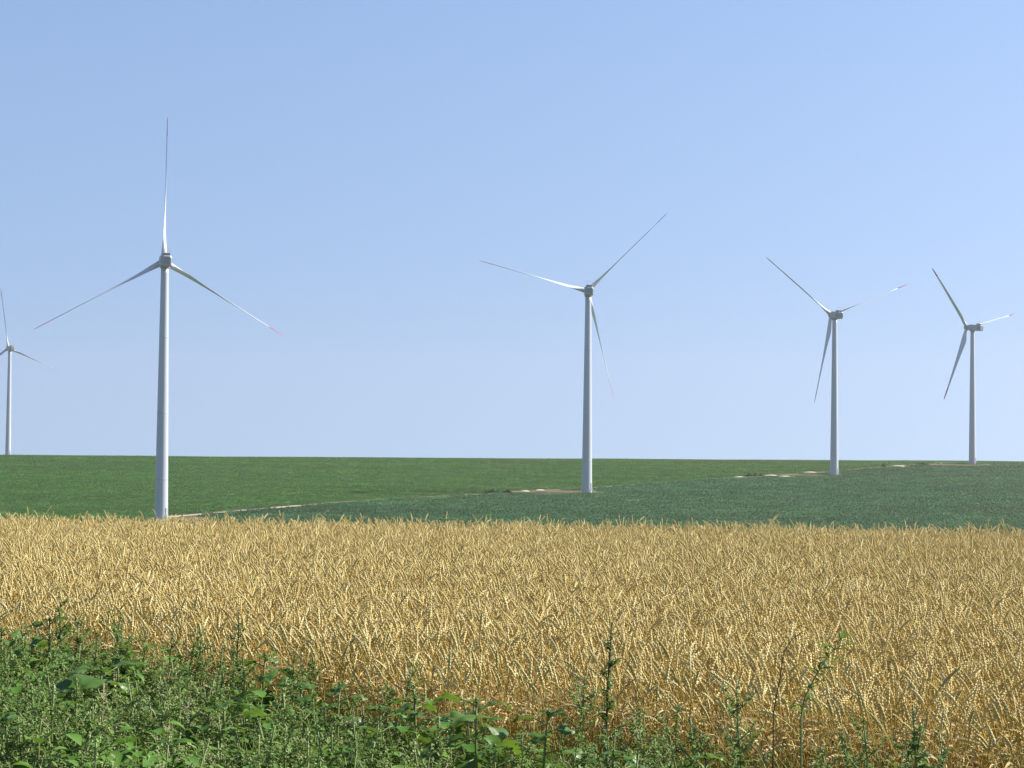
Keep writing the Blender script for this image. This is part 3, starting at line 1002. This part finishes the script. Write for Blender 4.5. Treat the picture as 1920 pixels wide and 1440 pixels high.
def tall_weed(px, py, dist, lab, nb=13, wid=.28, dens=1.0, lean=0.0, stem=None, sc=1.0):
    nb = int(nb * 1.7)
    h = h_for(px, py, dist)
    root = plant_root('goosefoot_weed', px, dist, lab, 'weed', GRP)
    S, L, D = MB(), MB(), MB()
    goosefoot(S, L, D, h, nb, wid, dens, lean, sc)
    S.build('stem', stem or M_stem, root); L.build('leaves', M_goose, root); D.build('seed_sprays', M_seed, root)


WEEDS = [(1131, 1166, 9.0, 'tallest dark weed spire, rising alone high in front of the wheat', 9, .13, 1.25, .0, M_dstem, 1.3),
         (1076, 1262, 9.2, 'bushy grey-green weed just left of the tall dark spire', 14, .30, 1.3, .02),
         (1398, 1268, 8.3, 'grey feathery weed against the wheat, left of the curved dark stem', 14, .26, 1.3, .0),
         (1310, 1345, 8.2, 'low feathery weed between the tall spire and the grey one', 12, .26, 1.0, .0),
         (1730, 1318, 7.6, 'narrow blue-green weed standing inside the wheat at the right', 10, .10, 1.2, .0),
         (1692, 1345, 7.6, 'thin weed left of the blue-green one in the wheat at the right', 9, .14, 1.0, -.03),
         (1803, 1368, 7.4, 'short weed nearest the right edge of the picture', 10, .16, .9, .0),
         (22, 1198, 11.6, 'feathery weed at the left edge below the cut-off sunflower', 13, .30, 1.1, .0),
         (58, 1160, 12.0, 'dense grey weed spire right of the dark sunflower at the left', 13, .20, 1.4, -.03),
         (113, 1098, 12.6, 'pale thin weed spire reaching highest at the left, over the wheat', 10, .16, .9, .0),
         (152, 1140, 12.3, 'slim weed spire right of the highest pale one, at the left', 11, .18, .9, .03),
         (160, 1262, 9.9, 'seedy weed spike in front of the largest-leaved sunflower', 9, .14, 1.3, .02),
         (82, 1285, 9.8, 'dark-stemmed weed at the left in front of the grey spire', 12, .24, 1.0, .0, M_dstem),
         (232, 1168, 11.9, 'small grey weed top over the shaded sunflower at the left', 11, .20, 1.0, .0),
         (305, 1182, 11.4, 'green weed spire standing against the wheat left of the brown gap', 13, .22, 1.0, .0),
         (352, 1188, 11.2, 'green weed spire right of its twin, beside the brown gap in the wheat', 13, .20, 1.0, .03),
         (330, 1240, 10.3, 'broad feathery weed with fine twigs in the middle of the left weeds', 15, .30, 1.3, .0),
         (432, 1146, 11.6, 'tall weed with a pale tip rising over the bare-stemmed sunflower', 12, .20, 1.0, .02, M_dstem),
         (400, 1200, 10.8, 'grey weed left of the tall pale-tipped one', 12, .22, 1.1, -.03),
         (460, 1230, 10.2, 'grey-blue bushy weed between the pale-tipped one and the wheat', 13, .24, 1.2, .03),
         (532, 1228, 10.6, 'weed spire with beaded seeds right of the dark-leaved sunflower', 11, .18, 1.1, .0),
         (573, 1222, 10.7, 'slender weed behind the pair of sunflowers, its tip in the wheat', 11, .18, 1.1, .03),
         (612, 1318, 9.0, 'dark-stemmed weed with crooked twigs in front of the pair of sunflowers', 14, .28, 1.1, .0, M_dstem),
         (255, 1290, 9.6, 'yellowish weed with fine seed twigs right of the largest-leaved sunflower', 14, .26, 1.2, -.05),
         (820, 1338, 9.0, 'pale feathery weed in the grass below the dark-leaved clump', 12, .24, 1.1, .0),
         (985, 1365, 8.6, 'grey-green weed left of the low sunflower at the bottom middle', 12, .26, 1.2, .0),
         (700, 1350, 8.8, 'pale straw-tinged weed in the grass left of centre at the bottom', 12, .24, 1.0, .04)]
for w in WEEDS: tall_weed(*w)

# dark dry stem curving right, and the leaning lettuce-like stem
root = plant_root('dry_stem', 1450, 8.15, 'bare dark stem curving to the right across the wheat', 'dry stem', None)
def pix(px, py, dist):
    d = ray(px, py); return Vector((d[0] * dist, dist, CAMZ + d[2] * dist)) - root.location
mb = MB()
mb.tube([Vector((0, 0, -.05))] + [pix(a, b, 8.15 - .02 * i) for i, (a, b) in enumerate([(1450, 1340), (1455, 1310), (1464, 1262), (1470, 1222), (1484, 1200), (1502, 1186), (1518, 1178)])],
        [.0026, .0026, .0024, .0022, .002, .0016, .0013, .001], 6)
mb.build('stem', M_dstem, root)
mb = MB()
for (a, b, dx, dz) in [(1469, 1232, -1, .02), (1468, 1237, -.9, .25), (1471, 1240, .8, .3), (1466, 1228, -.5, .9)]:
    mb.leaf(pix(a, b, 8.12), (dx, -.2, dz), (0, 0, 1), .075, [.0015, .003, .003, .002, .0004], .5, .3)
mb.build('leaves', M_dry, root)
root = plant_root('lettuce_stem', 1505, 7.95, 'green stem with narrow leaves leaning right over the wheat', 'weed', None)
mb = MB(); lp = [(1502, 1345), (1508, 1310), (1528, 1270), (1546, 1240), (1565, 1215), (1580, 1192)]
mb.tube([Vector((0, 0, -.05))] + [pix(a, b, 7.95) for a, b in lp], [.004, .0038, .0034, .0028, .0022, .0017, .001], 6)
mb.build('stem', M_stem, root)
mb = MB()
for k in range(46):
    t = random.uniform(.0, 4.95); i = int(t); a = pix(*lp[i], 7.95).lerp(pix(*lp[i + 1], 7.95), t - i)
    an = random.uniform(0, 6.28)
    mb.leaf(a, (math.cos(an), math.sin(an), random.uniform(-.1, .7)), (0, 0, 1), random.uniform(.05, .12), [.002, .008, .006, .0035, .0004], random.uniform(.3, 1.2), .4)
mb.build('leaves', M_grass, root)

# ------------------------------------------------------------------ hazy air
hz, nt, bs, out = mat_nodes('hazy_air')
nt.nodes.remove(bs)
pv = nt.nodes.new('ShaderNodeVolumePrincipled')
pv.inputs['Color'].default_value = (.98, .86, .76, 1)
pv.inputs['Density'].default_value = 0.00007
pv.inputs['Anisotropy'].default_value = 0.3
nt.links.new(pv.outputs[0], out.inputs['Volume'])
mb = MB(); mb.box((0, 1440, 35), (3200, 3240, 220), 0)
hazeo = mb.build('haze', hz)
tag(hazeo, 'thin pale summer haze over the fields', 'haze', kind='stuff')
